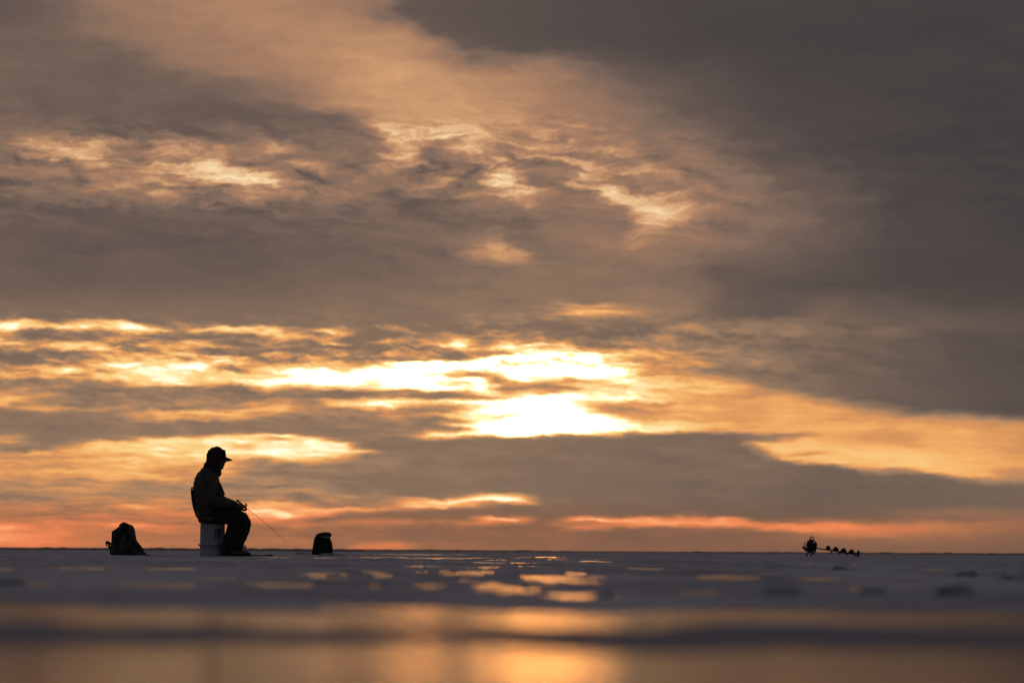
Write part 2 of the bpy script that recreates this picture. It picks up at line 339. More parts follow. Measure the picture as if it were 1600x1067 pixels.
    up = pal([(.2, (55, 51, 53)), (.28, (69, 64, 64)), (.34, (84, 75, 72)), (.42, (107, 90, 82)), (.5, (131, 107, 92)), (.6, (156, 119, 96)), (.7, (181, 135, 103)),
              (.8, (208, 157, 113)), (.9, (233, 190, 143)), (1.0, (250, 218, 170)), (1.12, (255, 240, 205)), (1.3, (255, 250, 230))])
    mid = pal([(.2, (60, 54, 52)), (.33, (88, 77, 72)), (.4, (104, 89, 80)), (.5, (132, 108, 90)), (.6, (160, 126, 98)), (.7, (190, 138, 96)), (.8, (220, 150, 92)),
              (.9, (245, 177, 104)), (1.0, (254, 214, 140)), (1.08, (1.35, .95, .58)), (1.15, (1.5, 1.2, .84)), (1.3, (2.0, 1.6, 1.15))])
    low = pal([(.3, (86, 72, 64)), (.42, (110, 90, 76)), (.5, (132, 95, 75)), (.6, (158, 107, 78)), (.7, (186, 118, 80)), (.8, (214, 124, 80)), (.9, (240, 136, 88)),
              (1.0, (255, 172, 115)), (1.1, (1.5, .78, .42)), (1.2, (2.4, 1.15, .65))])
    c = N.mix(N.mr(E0, 40, 95), low, mid)
    c = N.mix(N.mr(E0, 330, 520), c, up)
    # the sun itself burns through the thin cloud here
    hot = N.m('MULTIPLY', N.mr(L, 1.04, 1.2), N.m('POWER', 2.718, N.m('MULTIPLY', N.m('POWER', N.m('MULTIPLY', N.m('SUBTRACT', U0, 30.0), 1/260.), 2.0), -1.0)))
    hot = N.m('MULTIPLY', hot, N.m('MULTIPLY', N.mr(E0, 160, 185), N.mr(E0, 335, 280)))
    c = N.v('ADD', c, N.v('MULTIPLY', N.xyz(hot, hot, hot), (28.0, 10.2, 1.6)))
    # the rest of the dome: dusk overcast, a little warmer round the sunset
    sky = N.node('ShaderNodeTexSky', sky_type='NISHITA'); sky.sun_disc = False
    sky.sun_elevation = SUN_EL; sky.sun_rotation = SUN_AZ; sky.air_density = 1.5; sky.dust_density = 3.0
    gn = N.noise(N.v('MULTIPLY', d, (3.0, 3.0, 9.0)), 1.3, 6, .6)
    gl = N.mr(gn, .3, .75, .75, 1.3)
    over = N.mix(N.mr(y, -.2, 1.0), lin((75, 73, 80)) + (1,), lin((78, 72, 74)) + (1,))
    over = N.v('SCALE', over); over.node.inputs['Scale'].default_value = 1.0
    N.put(over.node.inputs['Scale'], gl)
    glow = N.m('MULTIPLY', N.mr(N.m('ABSOLUTE', U0), 700, 5000, 1, 0), N.mr(E0, 0, 1400, 1, 0))
    over = N.v('ADD', over, N.v('MULTIPLY', N.xyz(glow, glow, glow), (.17, .09, .045)))
    ns = N.v('MULTIPLY', sky.outputs[0], (.004, .004, .004))
    over = N.v('ADD', over, ns)
    wf = N.m('MULTIPLY', N.mr(N.m('ABSOLUTE', U0), 850, 1250, 1, 0), N.mr(E0, 900, 1300, 1, 0))
    out = N.mix(wf, over, c)
    # nothing but dark below the horizon
    bg = N.node('ShaderNodeBackground'); N.put(bg.inputs[0], out); bg.inputs[1].default_value = 1.0
    o = N.node('ShaderNodeOutputWorld'); t.links.new(bg.outputs[0], o.inputs[0])
    w.cycles.sampling_method = 'MANUAL'; w.cycles.sample_map_resolution = 2048
build_world()

# ------------------------------------------------------------------ camera
HC = 0.088
cam = bpy.data.cameras.new('camera'); camo = bpy.data.objects.new('camera', cam); COL.objects.link(camo); scene.camera = camo
cam.sensor_width = 36.0; cam.lens = F*36/1600.; cam.clip_start = .3; cam.clip_end = 60000
pitch = math.atan2(860-533.5, F); ROLL = 0.0064
camo.location = (0, 0, HC)
camo.rotation_euler = (Matrix.Rotation(math.pi/2+pitch, 4, 'X') @ Matrix.Rotation(ROLL, 4, 'Z')).to_euler()
cam.dof.use_dof = True; cam.dof.focus_distance = 62.0
cam.dof.aperture_fstop = 200/1000/.025
scene.view_settings.view_transform = 'Standard'; scene.view_settings.look = 'None'
scene.view_settings.exposure = 0; scene.view_settings.gamma = 1

# ------------------------------------------------------------------ object helpers
def link(name, mesh, mat=None, parent=None):
    o = bpy.data.objects.new(name, mesh); COL.objects.link(o)
    if mat: mesh.materials.append(mat)
    if parent: o.parent = parent
    return o
def tag(o, label=None, cat=None, group=None, kind=None):
    for k, v in (('label', label), ('category', cat), ('group', group), ('kind', kind)):
        if v: o[k] = v
    return o
def empty(name, loc, rz=0.0):
    o = bpy.data.objects.new(name, None); COL.objects.link(o); o.empty_display_size = .1
    o.location = loc; o.rotation_euler = (0, 0, rz); return o
def to_mesh(bm, name, smooth=True):
    bmesh.ops.recalc_face_normals(bm, faces=bm.faces[:])
    me = bpy.data.meshes.new(name); bm.to_mesh(me); bm.free()
    if smooth:
        me.polygons.foreach_set('use_smooth', [True]*len(me.polygons))
    return me
def obj(name, bm, mat, parent=None, smooth=True):
    return link(name, to_mesh(bm, name, smooth), mat, parent)
YAX = Vector((0, 1, 0))
def loft(bm, pts, n=20, dome=True, ref=YAX):
    """a closed tube along pts [(centre, half height in the plane, half depth)]"""
    P = [Vector(p[0]) for p in pts]; R = [(p[1], p[2]) for p in pts]
    fr = []
    for i in range(len(P)):
        T = (P[min(i+1, len(P)-1)] - P[max(i-1, 0)]).normalized()
        B = (ref - T*T.dot(ref)).normalized(); fr.append((T, T.cross(B), B))
    seq = list(zip(P, R, fr))
    if dome:
        def cap(i, s):
            p, (a, b), (T, Nn, B) = seq[i]; r = min(a, b)*.8
            return [(p + T*s*r*math.sin(t), (a*math.cos(t), b*math.cos(t)), (T, Nn, B)) for t in (.5, 1.0, 1.4)]
        seq = cap(0, -1)[::-1] + seq + cap(-1, 1)
    rings = []
    for p, (a, b), (T, Nn, B) in seq:
        rings.append([bm.verts.new(p + Nn*a*math.cos(2*math.pi*k/n) + B*b*math.sin(2*math.pi*k/n)) for k in range(n)])
    for r0, r1 in zip(rings, rings[1:]):
        for k in range(n): bm.faces.new((r0[k], r0[(k+1) % n], r1[(k+1) % n], r1[k]))
    bm.faces.new(rings[0][::-1]); bm.faces.new(rings[-1])
def tube(bm, pts, r, n=10):
    rr = r if hasattr(r, '__len__') else [r]*len(pts)
    T = Vector(pts[-1]) - Vector(pts[0])
    ref = YAX if abs(T.normalized().dot(YAX)) < .9 else Vector((0, 0, 1))
    loft(bm, [(p, q, q) for p, q in zip(pts, rr)], n, dome=False, ref=ref)
def ball(bm, c, r, sub=2):
    r = r if hasattr(r, '__len__') else (r, r, r)
    m = Matrix.Translation(Vector(c)) @ Matrix.Diagonal((*r, 1))
    bmesh.ops.create_icosphere(bm, subdivisions=sub, radius=1, matrix=m)
def box(bm, c, s, rot=None, bev=0.0):
    m = Matrix.Translation(Vector(c)) @ (rot.to_4x4() if rot else Matrix.Identity(4)) @ Matrix.Diagonal((*s, 1))
    g = bmesh.ops.create_cube(bm, size=1, matrix=m)
    if bev:
        ed = list({e for v in g['verts'] for e in v.link_edges})
        bmesh.ops.bevel(bm, geom=ed, offset=bev, segments=2, affect='EDGES')
def remeshed(bm, voxel, smooth=4, name='m'):
    me = to_mesh(bm, name); o = bpy.data.objects.new('tmp', me); COL.objects.link(o)
    r = o.modifiers.new('r', 'REMESH'); r.mode = 'VOXEL'; r.voxel_size = voxel
    s = o.modifiers.new('s', 'SMOOTH'); s.iterations = smooth; s.factor = .5
    dg = bpy.context.evaluated_depsgraph_get(); dg.update()
    out = bpy.data.meshes.new_from_object(o.evaluated_get(dg))
    bpy.data.objects.remove(o); bpy.data.meshes.remove(me)
    out.name = name; out.polygons.foreach_set('use_smooth', [True]*len(out.polygons))
    return out
def wrinkle(me, fn):
    """push every vertex along its normal by fn(co)"""
    nn = [v.normal.copy() for v in me.vertices]
    for v, q in zip(me.vertices, nn): v.co += q*fn(v.co)
    me.update()

# ------------------------------------------------------------------ materials
def material(name, base, rough=.8, var=0.0, scale=20, bump=0.0, bscale=80, metal=0.0, spec=.3, second=None, thr=(.45, .6), stretch=(1, 1, 1)):
    m = bpy.data.materials.new(name); m.use_nodes = True
    t = m.node_tree; N = NT(t); p = t.nodes['Principled BSDF']
    co = N.node('ShaderNodeTexCoord').outputs['Object']
    cs = N.v('MULTIPLY', co, stretch)
    n = N.noise(cs, scale, 4, .6)
    if second:
        N.put(p.inputs['Base Color'], N.mix(N.mr(n, *thr), (*base, 1), (*second, 1)))
    else:
        N.put(p.inputs['Base Color'], N.mix(N.mr(n, .3, .7), tuple(c*(1-var) for c in base)+(1,), tuple(min(c*(1+var), 1) for c in base)+(1,)))
    p.inputs['Roughness'].default_value = rough; p.inputs['Metallic'].default_value = metal
    p.inputs['Specular IOR Level'].default_value = spec
    if bump:
        b = N.node('ShaderNodeBump'); b.inputs['Strength'].default_value = 1; b.inputs['Distance'].default_value = bump
        N.put(b.inputs['Height'], N.noise(co, bscale, 3, .6)); N.put(p.inputs['Normal'], b.outputs[0])
    return m
M = {}
M['jacket'] = material('jacket_cloth', (.065, .054, .042), .75, .35, 9, .002, 60)
M['camo'] = material('camouflage_cloth', (.10, .075, .045), .85, scale=14, bump=.002, second=(.016, .014, .010))
M['trousers'] = material('trouser_cloth', (.014, .013, .013), .8, .3, 8, .003, 30)
M['hood'] = material('hood_fleece', (.030, .020, .017), .95, .2, 20, .001, 200)
M['cap'] = material('cap_cotton', (.025, .019, .017), .9, .2, 20)
M['skin'] = material('skin', (.13, .07, .05), .55, .08, 30)
M['glove'] = material('glove_cloth', (.06, .05, .045), .8, .2, 30)
M['boot'] = material('boot_leather', (.05, .038, .025), .7, .3, 25, .001, 80)
M['rubber'] = material('black_rubber', (.012, .012, .012), .6, .1)
M['cork'] = material('rod_grip', (.03, .022, .016), .7, .2, 60)
M['rod'] = material('rod_graphite', (.02, .018, .018), .3, .1)
M['metal'] = material('dark_metal', (.06, .055, .05), .35, .2, 30, metal=.8)
M['plastic'] = material('bucket_plastic', (.31, .315, .33), .45, .06, 12, spec=.4)
M['blue'] = material('label_blue', (.03, .07, .16), .4, .05)
M['white'] = material('label_white', (.30, .34, .38), .5, .02)
M['bag_camo'] = material('bag_camouflage', (.06, .053, .043), .85, scale=13, bump=.004, bscale=25, second=(.010, .009, .008), stretch=(1, 1, .5))
M['strap'] = material('webbing', (.014, .013, .013), .7, .1)
M['bag'] = material('bag_nylon', (.008, .007, .007), .75, .2, 20, .002, 40)
M['tape'] = material('reflective_strip', (.20, .23, .22), .5, .1)
M['engine'] = material('engine_black', (.02, .018, .017), .45, .3, 20)
M['engine_grey'] = material('engine_casing', (.05, .045, .04), .5, .3, 20)
M['steel'] = material('auger_steel', (.035, .030, .030), .35, .2, 30, metal=.3)

# ------------------------------------------------------------------ ice, snow and melt water
def vnoise(x, y, seed=0.0):
    return mnoise.fractal(Vector((x, y, seed)), 1.0, 2.0, 4)
# melt pools: (left px, right px, top, bottom) as read off the photo rows, turned into real places on the ice
POOLS = []
def pool(x0, x1, y0, y1, s=1.0):
    xc = (x0+x1)/2; POOLS.append((xc, (x1-x0)/2, (y0+y1)/2 - YH(xc), (y1-y0)/2, s))
for p in [(-60, 50, 886, 893), (60, 210, 885, 891), (215, 330, 886, 892), (-60, 115, 908, 918), (160, 345, 911, 918), (370, 500, 910, 919), (570, 615, 912, 920), (650, 700, 912, 922),
          (722, 808, 911, 923), (470, 560, 893, 903), (575, 615, 895, 903), (640, 700, 884, 889), (700, 800, 885, 890), (675, 770, 893, 900), (790, 950, 895, 909), (700, 790, 903, 909),
          (785, 837, 914, 929), (841, 866, 915, 927), (838, 985, 924, 941), (1070, 1200, 897, 909), (1050, 1140, 921, 931), (1240, 1292, 880, 883.5), (1320, 1360, 880, 883),
          (960, 1060, 886, 890), (392, 460, 870, 872.5), (482, 530, 870.5, 873), (530, 640, 869.5, 871.5), (610, 800, 871, 873.5), (545, 760, 865.5, 866.8), (820, 900, 869.5, 871.5),
          (860, 985, 876, 878.5), (640, 850, 878, 880), (1240, 1330, 903, 908), (900, 1010, 864.5, 865.6), (1400, 1500, 889, 893)]:
    pool(*p)
POOLS.append((800, 1400, 107, 20, 1.2))       # the wide pool
POOLS.append((800, 1600, 330, 188, 1.5))      # open melt water at the front
def ground_z(x, d):
    """height of the ice at a place, in metres above the melt water"""
    px = 800 + x/d*F
    v = .088*F/d
    n1 = vnoise(x*5.0, d*1.1, 1.0); n2 = vnoise(x*22, d*5, 4.0)
    h = .0055 + .0028*vnoise(x*1.3, d*.45, 9.0) + .0016*n1 + .0009*n2
    if 12 < d < 54: h += .017*max(0, vnoise(x*2.6, d*.5, 51.0) - .14)*min(max(d-17.5, 0)/6, 1) + .008*min(max(d-16, 0)/4, 1)*max(0, vnoise(x*9, d*1.5, 52.0) - .1)
    if d > 25:
        k = min((d-25)/60., 1.0)
        h += k*(.0045*vnoise(x*1.1, d*.9, 3.0) + .003*vnoise(x*.25, d*.12, 5.0))
    if d > 90: h += min((d-90)/200, 1)*(.035*abs(vnoise(x*.12, d*.06, 6.0)))
    if d > 40: h = max(h, .002)
    m = 0.0
    sc_ = d/14.0 if d < 40 else 40/14.
    px += 34*vnoise(x*9/sc_**.5, d*.9, 21.0) + 16*vnoise(x*30/sc_**.5, d*2.0, 22.0); dv_ = vnoise(x*6, d*.7, 23.0)
    for xc, hw, vc, hv, s in POOLS:
        q = abs(v-vc + (dv_*hv*.7 if hw < 1000 else 0))
        if q > hv*2.2: continue
        e = 1 - math.sqrt(((px-xc)/hw)**2*(.8 if hw > 100 else 1) + (q/hv)**2) if hw < 1000 else 1 - q/hv
        e = e*s*1.7 + .9*(n1) + .35*n2 + (.75 if hw < 1000 else .9 if hw < 1500 else .9)*0.35
        if hw > 1000: e = (1 - q/hv)*(hv/9.0) + 1.3*n1 + .8*vnoise(x*2.2, d*.5, 14.0)
        m = max(m, min(max(e, 0), 1))
    m = m*m*(3-2*m)
    if 12.5 < d < 75:
        env = math.exp(-((px-770)/300.)**2)*min((d-12.5)/2, 1)
        g_ = vnoise(x*3.2, d*.5, 31.0) + .35*vnoise(x*12, d*1.6, 32.0) - (.46 - .33*env)
        m = max(m, min(max(g_*7, 0), 1))
    if 57 < d < 70:
        h += .011*vnoise(x*5, d*4, 41.0)*math.exp(-((x+3.1)/.9)**2)*math.exp(-((d-63)/3.)**2)
    # the rim of ice between the two big pools
    return h*(1-m) - .0040*m
def build_ground():
    ds = []
    v = 420.0
    while v > 1.6:
        ds.append(.088*F/v); v -= max(.35, min(1.6, v*.0065))
    while ds[-1] < 2500: ds.append(ds[-1]*1.05)
    ts = list(np.concatenate([np.linspace(-.9, -.115, 40)[:-1], np.linspace(-.115, .115, 520), np.linspace(.115, .9, 40)[1:]]))
    nv = len(ts); co = []
    for d in ds:
        for t_ in ts: co.append((t_*d, d, ground_z(t_*d, d)))
    faces = [(i*nv+j, i*nv+j+1, (i+1)*nv+j+1, (i+1)*nv+j) for i in range(len(ds)-1) for j in range(nv-1)]
    me = bpy.data.meshes.new('ice'); me.from_pydata(co, [], faces); me.update()
    me.polygons.foreach_set('use_smooth', [True]*len(me.polygons))
    print('ground', len(co))
    return me
def snow_material():
    m = bpy.data.materials.new('snowy_ice'); m.use_nodes = True
    t = m.node_tree; N = NT(t); p = t.nodes['Principled BSDF']
    g = N.node('ShaderNodeNewGeometry').outputs['Position']
    a = N.noise(N.v('MULTIPLY', g, (1.6, .8, 1)), 1, 6, .65)
    b = N.noise(N.v('MULTIPLY', g, (9, 3.5, 1)), 1, 5, .6)
    s = N.m('ADD', N.m('MULTIPLY', a, .6), N.m('MULTIPLY', b, .4))
    w_ = N.noise(N.v('MULTIPLY', g, (1.1, .16, 1)), 1, 5, .62)
    s = N.m('ADD', s, N.m('MULTIPLY', N.m('SUBTRACT', w_, .5), .75))
    c = N.ramp(s, [(.28, (.22, .225, .25)), (.42, (.42, .43, .47)), (.54, (.64, .65, .68)), (.7, (.80, .81, .83))])
    near_y = N.m('ADD', N.sep(g)[1], N.m('MULTIPLY', N.m('SUBTRACT', a, .5), 1.5))          # ice colour turns darker from between the two near pools forward
    c = N.mix(N.mr(near_y, 6.0, 6.9), (.30, .305, .34, 1), c)
    N.put(p.inputs['Base Color'], c)
    p.inputs['Roughness'].default_value = .62; p.inputs['Specular IOR Level'].default_value = .18
    bm_ = N.node('ShaderNodeBump'); bm_.inputs['Strength'].default_value = .6; bm_.inputs['Distance'].default_value = .004
    N.put(bm_.inputs['Height'], N.noise(g, 60, 4, .6)); N.put(p.inputs['Normal'], bm_.outputs[0])
    return m
def water_material():
    m = bpy.data.materials.new('melt_water'); m.use_nodes = True
    t = m.node_tree; N = NT(t); p = t.nodes['Principled BSDF']
    p.inputs['Base Color'].default_value = (.05, .052, .06, 1); p.inputs['IOR'].default_value = 1.32
    gl_ = N.node('ShaderNodeBsdfGlossy'); gl_.inputs['Color'].default_value = (.43, .41, .42, 1)      # slush under a skin of water
    mx_ = N.node('ShaderNodeMixShader'); mx_.inputs[0].default_value = .93
    t.links.new(p.outputs[0], mx_.inputs[1]); t.links.new(gl_.outputs[0], mx_.inputs[2]); t.links.new(mx_.outputs[0], t.nodes['Material Output'].inputs[0])
    g = N.node('ShaderNodeNewGeometry').outputs['Position']
    rg_ = N.mr(N.noise(N.v('MULTIPLY', g, (2.2, .5, 1)), 1, 4, .6), .35, .65, .11, .18)
    N.put(p.inputs['Roughness'], rg_); N.put(gl_.inputs['Roughness'], rg_)
    bm_ = N.node('ShaderNodeBump'); bm_.inputs['Strength'].default_value = 1; bm_.inputs['Distance'].default_value = .0008
    N.put(bm_.inputs['Height'], N.noise(N.v('MULTIPLY', g, (5, 2, 1)), 1, 3, .5)); N.put(p.inputs['Normal'], bm_.outputs[0]); N.put(gl_.inputs['Normal'], bm_.outputs[0])
    return m
M['snow'] = snow_material(); M['water'] = water_material()
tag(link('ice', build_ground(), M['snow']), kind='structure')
bm = bmesh.new()
vs = [bm.verts.new(c) for c in ((-9000, -200, 0), (9000, -200, 0), (9000, 160, 0), (-9000, 160, 0))]
bm.faces.new(vs); tag(obj('water', bm, M['water'], smooth=False), kind='structure')
bm = bmesh.new()
vs = [bm.verts.new(c) for c in ((-30000, -30000, -.03), (30000, -30000, -.03), (30000, 50000, -.03), (-30000, 50000, -.03))]
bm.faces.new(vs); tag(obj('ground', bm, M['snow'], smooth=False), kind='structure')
# the ragged rise of broken ice along the horizon
def ridge(d, x0, x1, hmax, seed, step=.12):
    bm = bmesh.new(); n = int((x1-x0)/step); prev = None
    for i in range(n+1):
        x = x0 + (x1-x0)*i/n
        k = .5+.5*vnoise(x*.05, seed, 2.0); k2 = abs(vnoise(x*.6, seed, 8.0)); k3 = abs(vnoise(x*2.5, seed, 11.0))
        h = .045 + hmax*(k*.55 + k2*k*.75 + .25*k3*k)
        y = d + 6*vnoise(x*.02, seed, 3.0)
        cur = [bm.verts.new((x, y-1.2, -.01)), bm.verts.new((x, y-.35, h*.6)), bm.verts.new((x, y, h)), bm.verts.new((x, y+1.5, -.01))]
        if prev:
            for a in range(3): bm.faces.new((prev[a], cur[a], cur[a+1], prev[a+1]))
        prev = cur
    return bm
M['ridge'] = material('rough_ice', (.16, .15, .16), .8, .3, .8)
tag(obj('ice_ridge', ridge(420, -75, 75, .19, 1.0), M['ridge'], smooth=False), kind='structure')
tag(obj('snow_ridge', ridge(230, -60, -6, .06, 5.0), M['ridge'], smooth=False), kind='structure')

M['chunk_pale'] = material('pale_lump_ice', (.6, .6, .62), .3, .3, 25, .004, 30, spec=.5)
# loose lumps of ice: (px, base row, width px, height px, label)
M['chunk'] = material('lump_ice', (.27, .27, .29), .5, .3, 25, .004, 30, spec=.5)
LUMPS = [(1606, 905, 76, 21, 'large pale ice block at the right edge of the frame'),
         (1497, 929, 60, 17, 'dark blurred lump of ice left of the large pale ice block'),
         (1228, 928, 64, 11, 'wide flat dark lump of ice in the snow below the auger, left of another lump'),
         (1366, 925, 52, 9, 'small flat lump of ice between two bigger lumps below the auger'),
         (952, 928, 36, 11, 'dark lump of ice at the end of the bright orange melt pools'),
         (1312, 889, 24, 6, 'small dark lump of ice just below the auger drill bit'),
         (1512, 901, 34, 8, 'low lump of ice up against the left of the large pale ice block'),
         (20, 912, 50, 10, 'flat lump of ice at the left edge of the frame'),
         (522, 897, 22, 6, 'small lump of ice among the pools below the black bag'),
         (474, 865.6, 20, 3.2, 'flat dark crust of ice just left of the black bag'),
         (384, 862.5, 9, 10, 'little hump of ice showing just past the boots'),
         (520, 867.6, 46, 2.6, 'crust of broken ice banked against the foot of the black bag')]
for i, (px, by, wpx, hpx, lab) in enumerate(LUMPS):
    v = by - YH(px); d = .081*F/v; x = (px-800)/F*d; s = d/F
    bm = bmesh.new(); ball(bm, (0, 0, 0), 1, 3)
    rnd = random.Random(i)
    for q in bm.verts:
        f = 1 + .55*mnoise.fractal(q.co*1.4 + Vector((i*3.1, 0, 0)), 1, 2, 3)
        q.co = q.co*f
        q.co = Vector((q.co.x*wpx*s/2, q.co.y*wpx*s*.45, max(q.co.z, -.3)*hpx*s*.95 + 0))
    o = obj('ice_lump', bm, M['chunk_pale'] if i == 0 else M['chunk'], smooth=(i % 2 == 0))
    o.location = (x, d, ground_z(x, d)); tag(o, lab, 'ice lump', 'loose lumps of ice on the lake')

# ------------------------------------------------------------------ the angler
DP = 62.0
def at(px, d): return ((px-800)/F*d, d)
PXP = 270 + 330/5.335
gx, gy = at(PXP, DP); gz = ground_z(gx, gy)
K = 763.0
def Q(cx, cy, y=0.0): return Vector(((cx-330)/K, y, (1005-cy)/K))
def capsule_path(pts): return [(Q(a, b, y), r, s) for a, b, y, r, s in pts]

def finger(bm, p0, d1, lens, r, curl, axis):
    """a chain of three phalanges bending about axis"""
    pts = [Vector(p0)]; d = Vector(d1).normalized()
    for i, L in enumerate(lens):
        pts.append(pts[-1] + d*L); d = Matrix.Rotation(curl[i], 3, axis) @ d
    n = len(pts)
    loft(bm, [(p, r*(1-.12*i), r*(1-.12*i)) for i, p in enumerate(pts)], 8, ref=Vector((.1, .9, .3)).normalized())
def hand(bm, wrist, fwd, palm_n, side, curl=.95, s=1.0):
    """palm, four fingers of unequal length curled round what is held, thumb from the side of the palm"""
    f = Vector(fwd).normalized(); nrm = Vector(palm_n).normalized(); sd = f.cross(nrm).normalized()*side
    w = Vector(wrist)
    loft(bm, [(w, .024, .026), (w+f*.03*s, .017, .034), (w+f*.06*s, .016, .041), (w+f*.085*s, .014, .040)], 12, ref=sd)
    for k, L in enumerate((.95, 1.08, 1.0, .78)):
        base = w + f*.084*s + sd*(.030 - .020*k)
        ax = sd*side*(1 if side > 0 else 1)
        axis = f.cross(nrm).normalized()
        finger(bm, base, f, (.036*L, .024*L, .018*L), .0088, (-curl, -curl*.9, 0), axis)
    finger(bm, w + f*.035*s + sd*.030, (f*.75 + sd*.55 + nrm*.35), (.034, .028, .020), .0100, (-.35, -.35, 0), f.cross(nrm).normalized())

person_body_pts = dict(
 torso=[(300,690,0,.095,.155),(292,640,0,.105,.16),(290,580,0,.105,.15),(290,510,0,.11,.16),(294,430,0,.11,.18),(300,370,0,.10,.185),(312,325,0,.075,.15),(335,285,0,.055,.07),(358,245,0,.05,.055)],
)
def build_person():
    # -- the body: one continuous skin under the clothes
    bm = bmesh.new()
    loft(bm, capsule_path(person_body_pts['torso']))
    # head: skull, face, nose, lips, chin, ears
    hc = Q(378, 190)
    ball(bm, hc, (.090, .074, .108), 3)
    ball(bm, Q(392, 232), (.062, .055, .062), 3)
    loft(bm, [(Q(436, 196), .009, .010), (Q(441, 212), .012, .013), (Q(443, 224), .012, .016)], 10)
    ball(bm, Q(432, 243), (.012, .024, .007)); ball(bm, Q(430, 251), (.012, .022, .007)); ball(bm, Q(418, 270), (.018, .024, .017))
    for s in (-1, 1):
        ball(bm, Q(372, 205, s*.074), (.020, .008, .030)); ball(bm, Q(428, 200, s*.032), (.013, .014, .009))
        ball(bm, Q(424, 232, s*.03), (.016, .016, .02))
    for s in (-1, 1):
        loft(bm, capsule_path([(298,655,s*.09,.085,.085),(400,665,s*.11,.075,.08),(500,675,s*.12,.065,.07),(575,690,s*.125,.06,.06)]))
        o = -12 if s < 0 else 10
        loft(bm, capsule_path([(578+o,690,s*.125,.058,.058),(572+o,760,s*.125,.058,.055),(540+o,850,s*.125,.048,.045),(500+o,950,s*.125,.036,.036)]))
        loft(bm, [(Q(480+o, 975, s*.125), .035, .035), (Q(540+o, 982, s*.14), .03, .038), (Q(600+o, 988, s*.15), .02, .036)])
    # arms: the near (right) arm holds the rod, the far hand lies under it
    loft(bm, capsule_path([(300,350,-.175,.052,.05),(315,450,-.215,.047,.047),(332,555,-.235,.042,.042)]))
    loft(bm, capsule_path([(332,555,-.235,.042,.042),(430,562,-.175,.036,.036),(532,572,-.085,.026,.028)]))
    loft(bm, capsule_path([(300,350,.175,.052,.05),(325,450,.215,.047,.047),(350,560,.225,.042,.042)]))
    loft(bm, capsule_path([(350,560,.225,.042,.042),(450,580,.15,.036,.036),(535,596,.07,.026,.028)]))
    hand(bm, Q(532, 570, -.082), (Q(600, 590, -.035)-Q(532, 570, -.085)), Vector((-.25, .35, -1)), 1, 1.0)
    hand(bm, Q(535, 598, .07), (Q(592, 618, .0)-Q(535, 598, .07)), Vector((-.3, -.1, -1)), -1, .6)
    person = link('person', remeshed(bm, .0042, 3, 'person'), M['skin'])
    person.location = (gx, gy, gz)
    tag(person, 'hooded person in dark winter clothes and peaked cap, sitting hunched on the bucket', 'person')
    # -- jacket
    bm = bmesh.new()
    J = [(318,672,0,.115,.185),(300,640,0,.137,.20),(291,590,0,.148,.20),(285,520,0,.152,.20),(288,450,0,.150,.215),(293,395,0,.143,.225),(302,350,0,.130,.215),(316,312,0,.105,.175),(334,280,0,.083,.12),(350,255,0,.070,.085)]
    loft(bm, capsule_path(J), 28)
    for s, e in ((-1, 0), (1, 14)):
        loft(bm, capsule_path([(298,348,s*.165,.082,.07),(306+e,420,s*.205,.076,.066),(322+e,500,s*.230,.070,.062),(340+e,556,s*.232,.066,.060)]), 18)
        loft(bm, capsule_path([(340+e,556,s*.232,.066,.060),(400+e*.7,556,s*.20,.062,.056),(460+e*.5,562,s*.15,.055,.052),(515,570+e*1.6,s*(.105 if s < 0 else .09),.044,.044),(532,574+e*1.6,s*.085,.040,.040)]), 18)
    ball(bm, Q(395, 470), (.02, .10, .10)); ball(bm, Q(412, 500), (.035, .11, .06))
    me = remeshed(bm, .008, 6, 'jacket')
    def quilt(c):
        w = mnoise.fractal(c*7, 1, 2, 3)
        return .0022*math.sin((c.z + .03*c.x + .012*w)*2*math.pi/.052)*(1 if c.z > .55 else .2) + .004*w + .002*mnoise.fractal(c*22, 1, 2, 2)
    wrinkle(me, quilt)
    jacket = link('jacket', me, M['jacket'], person)
    bm = bmesh.new()       # standing collar / gaiter
    loft(bm, capsule_path([(352,298,0,.088,.10),(362,275,0,.074,.088),(372,256,0,.062,.075)]), 22)
    me = remeshed(bm, .006, 3, 'collar'); wrinkle(me, lambda c: .005*mnoise.fractal(c*22, 1, 2, 2)); link('collar', me, M['jacket'], jacket)
    # panel on the back, and the gear on the chest
    bm = bmesh.new(); loft(bm, [(Q(167, 432), .004, .10), (Q(168, 470), .012, .12), (Q(176, 540), .012, .13), (Q(190, 610), .012, .12), (Q(205, 650), .006, .10)], 14)
    link('back_panel', remeshed(bm, .005, 2, 'back_panel'), M['jacket'], jacket)
    bm = bmesh.new()
    loft(bm, [(Q(400, 397), .010, .03), (Q(405, 420), .014, .04), (Q(412, 445), .018, .05), (Q(425, 470), .016, .05), (Q(436, 490), .010, .04)], 12)
    box(bm, Q(413, 440, -.03), (.022, .05, .035), Matrix.Rotation(.25, 3, 'Y'), .004)
    box(bm, Q(446, 514, -.03), (.030, .06, .018), Matrix.Rotation(.3, 3, 'Y'), .004)
    obj('chest_pouch', bm, M['strap'], jacket)
    bm = bmesh.new(); tube(bm, [Q(425, 462, -.05), Q(440, 480, -.055), Q(456, 490, -.055)], [.003, .0025, .002], 6); obj('zip_cord', bm, M['strap'], jacket)
    # camouflage hem of the coat over the hips
    bm = bmesh.new()
    loft(bm, capsule_path([(258,640,0,.080,.19),(262,672,0,.083,.205),(330,684,0,.060,.205),(400,694,0,.052,.20),(455,706,0,.040,.19)]), 24)
    me = remeshed(bm, .008, 5, 'coat_hem'); wrinkle(me, lambda c: .008*mnoise.fractal(c*11, 1, 2, 3)); link('coat_hem', me, M['camo'], person)
    # -- trousers
    bm = bmesh.new()
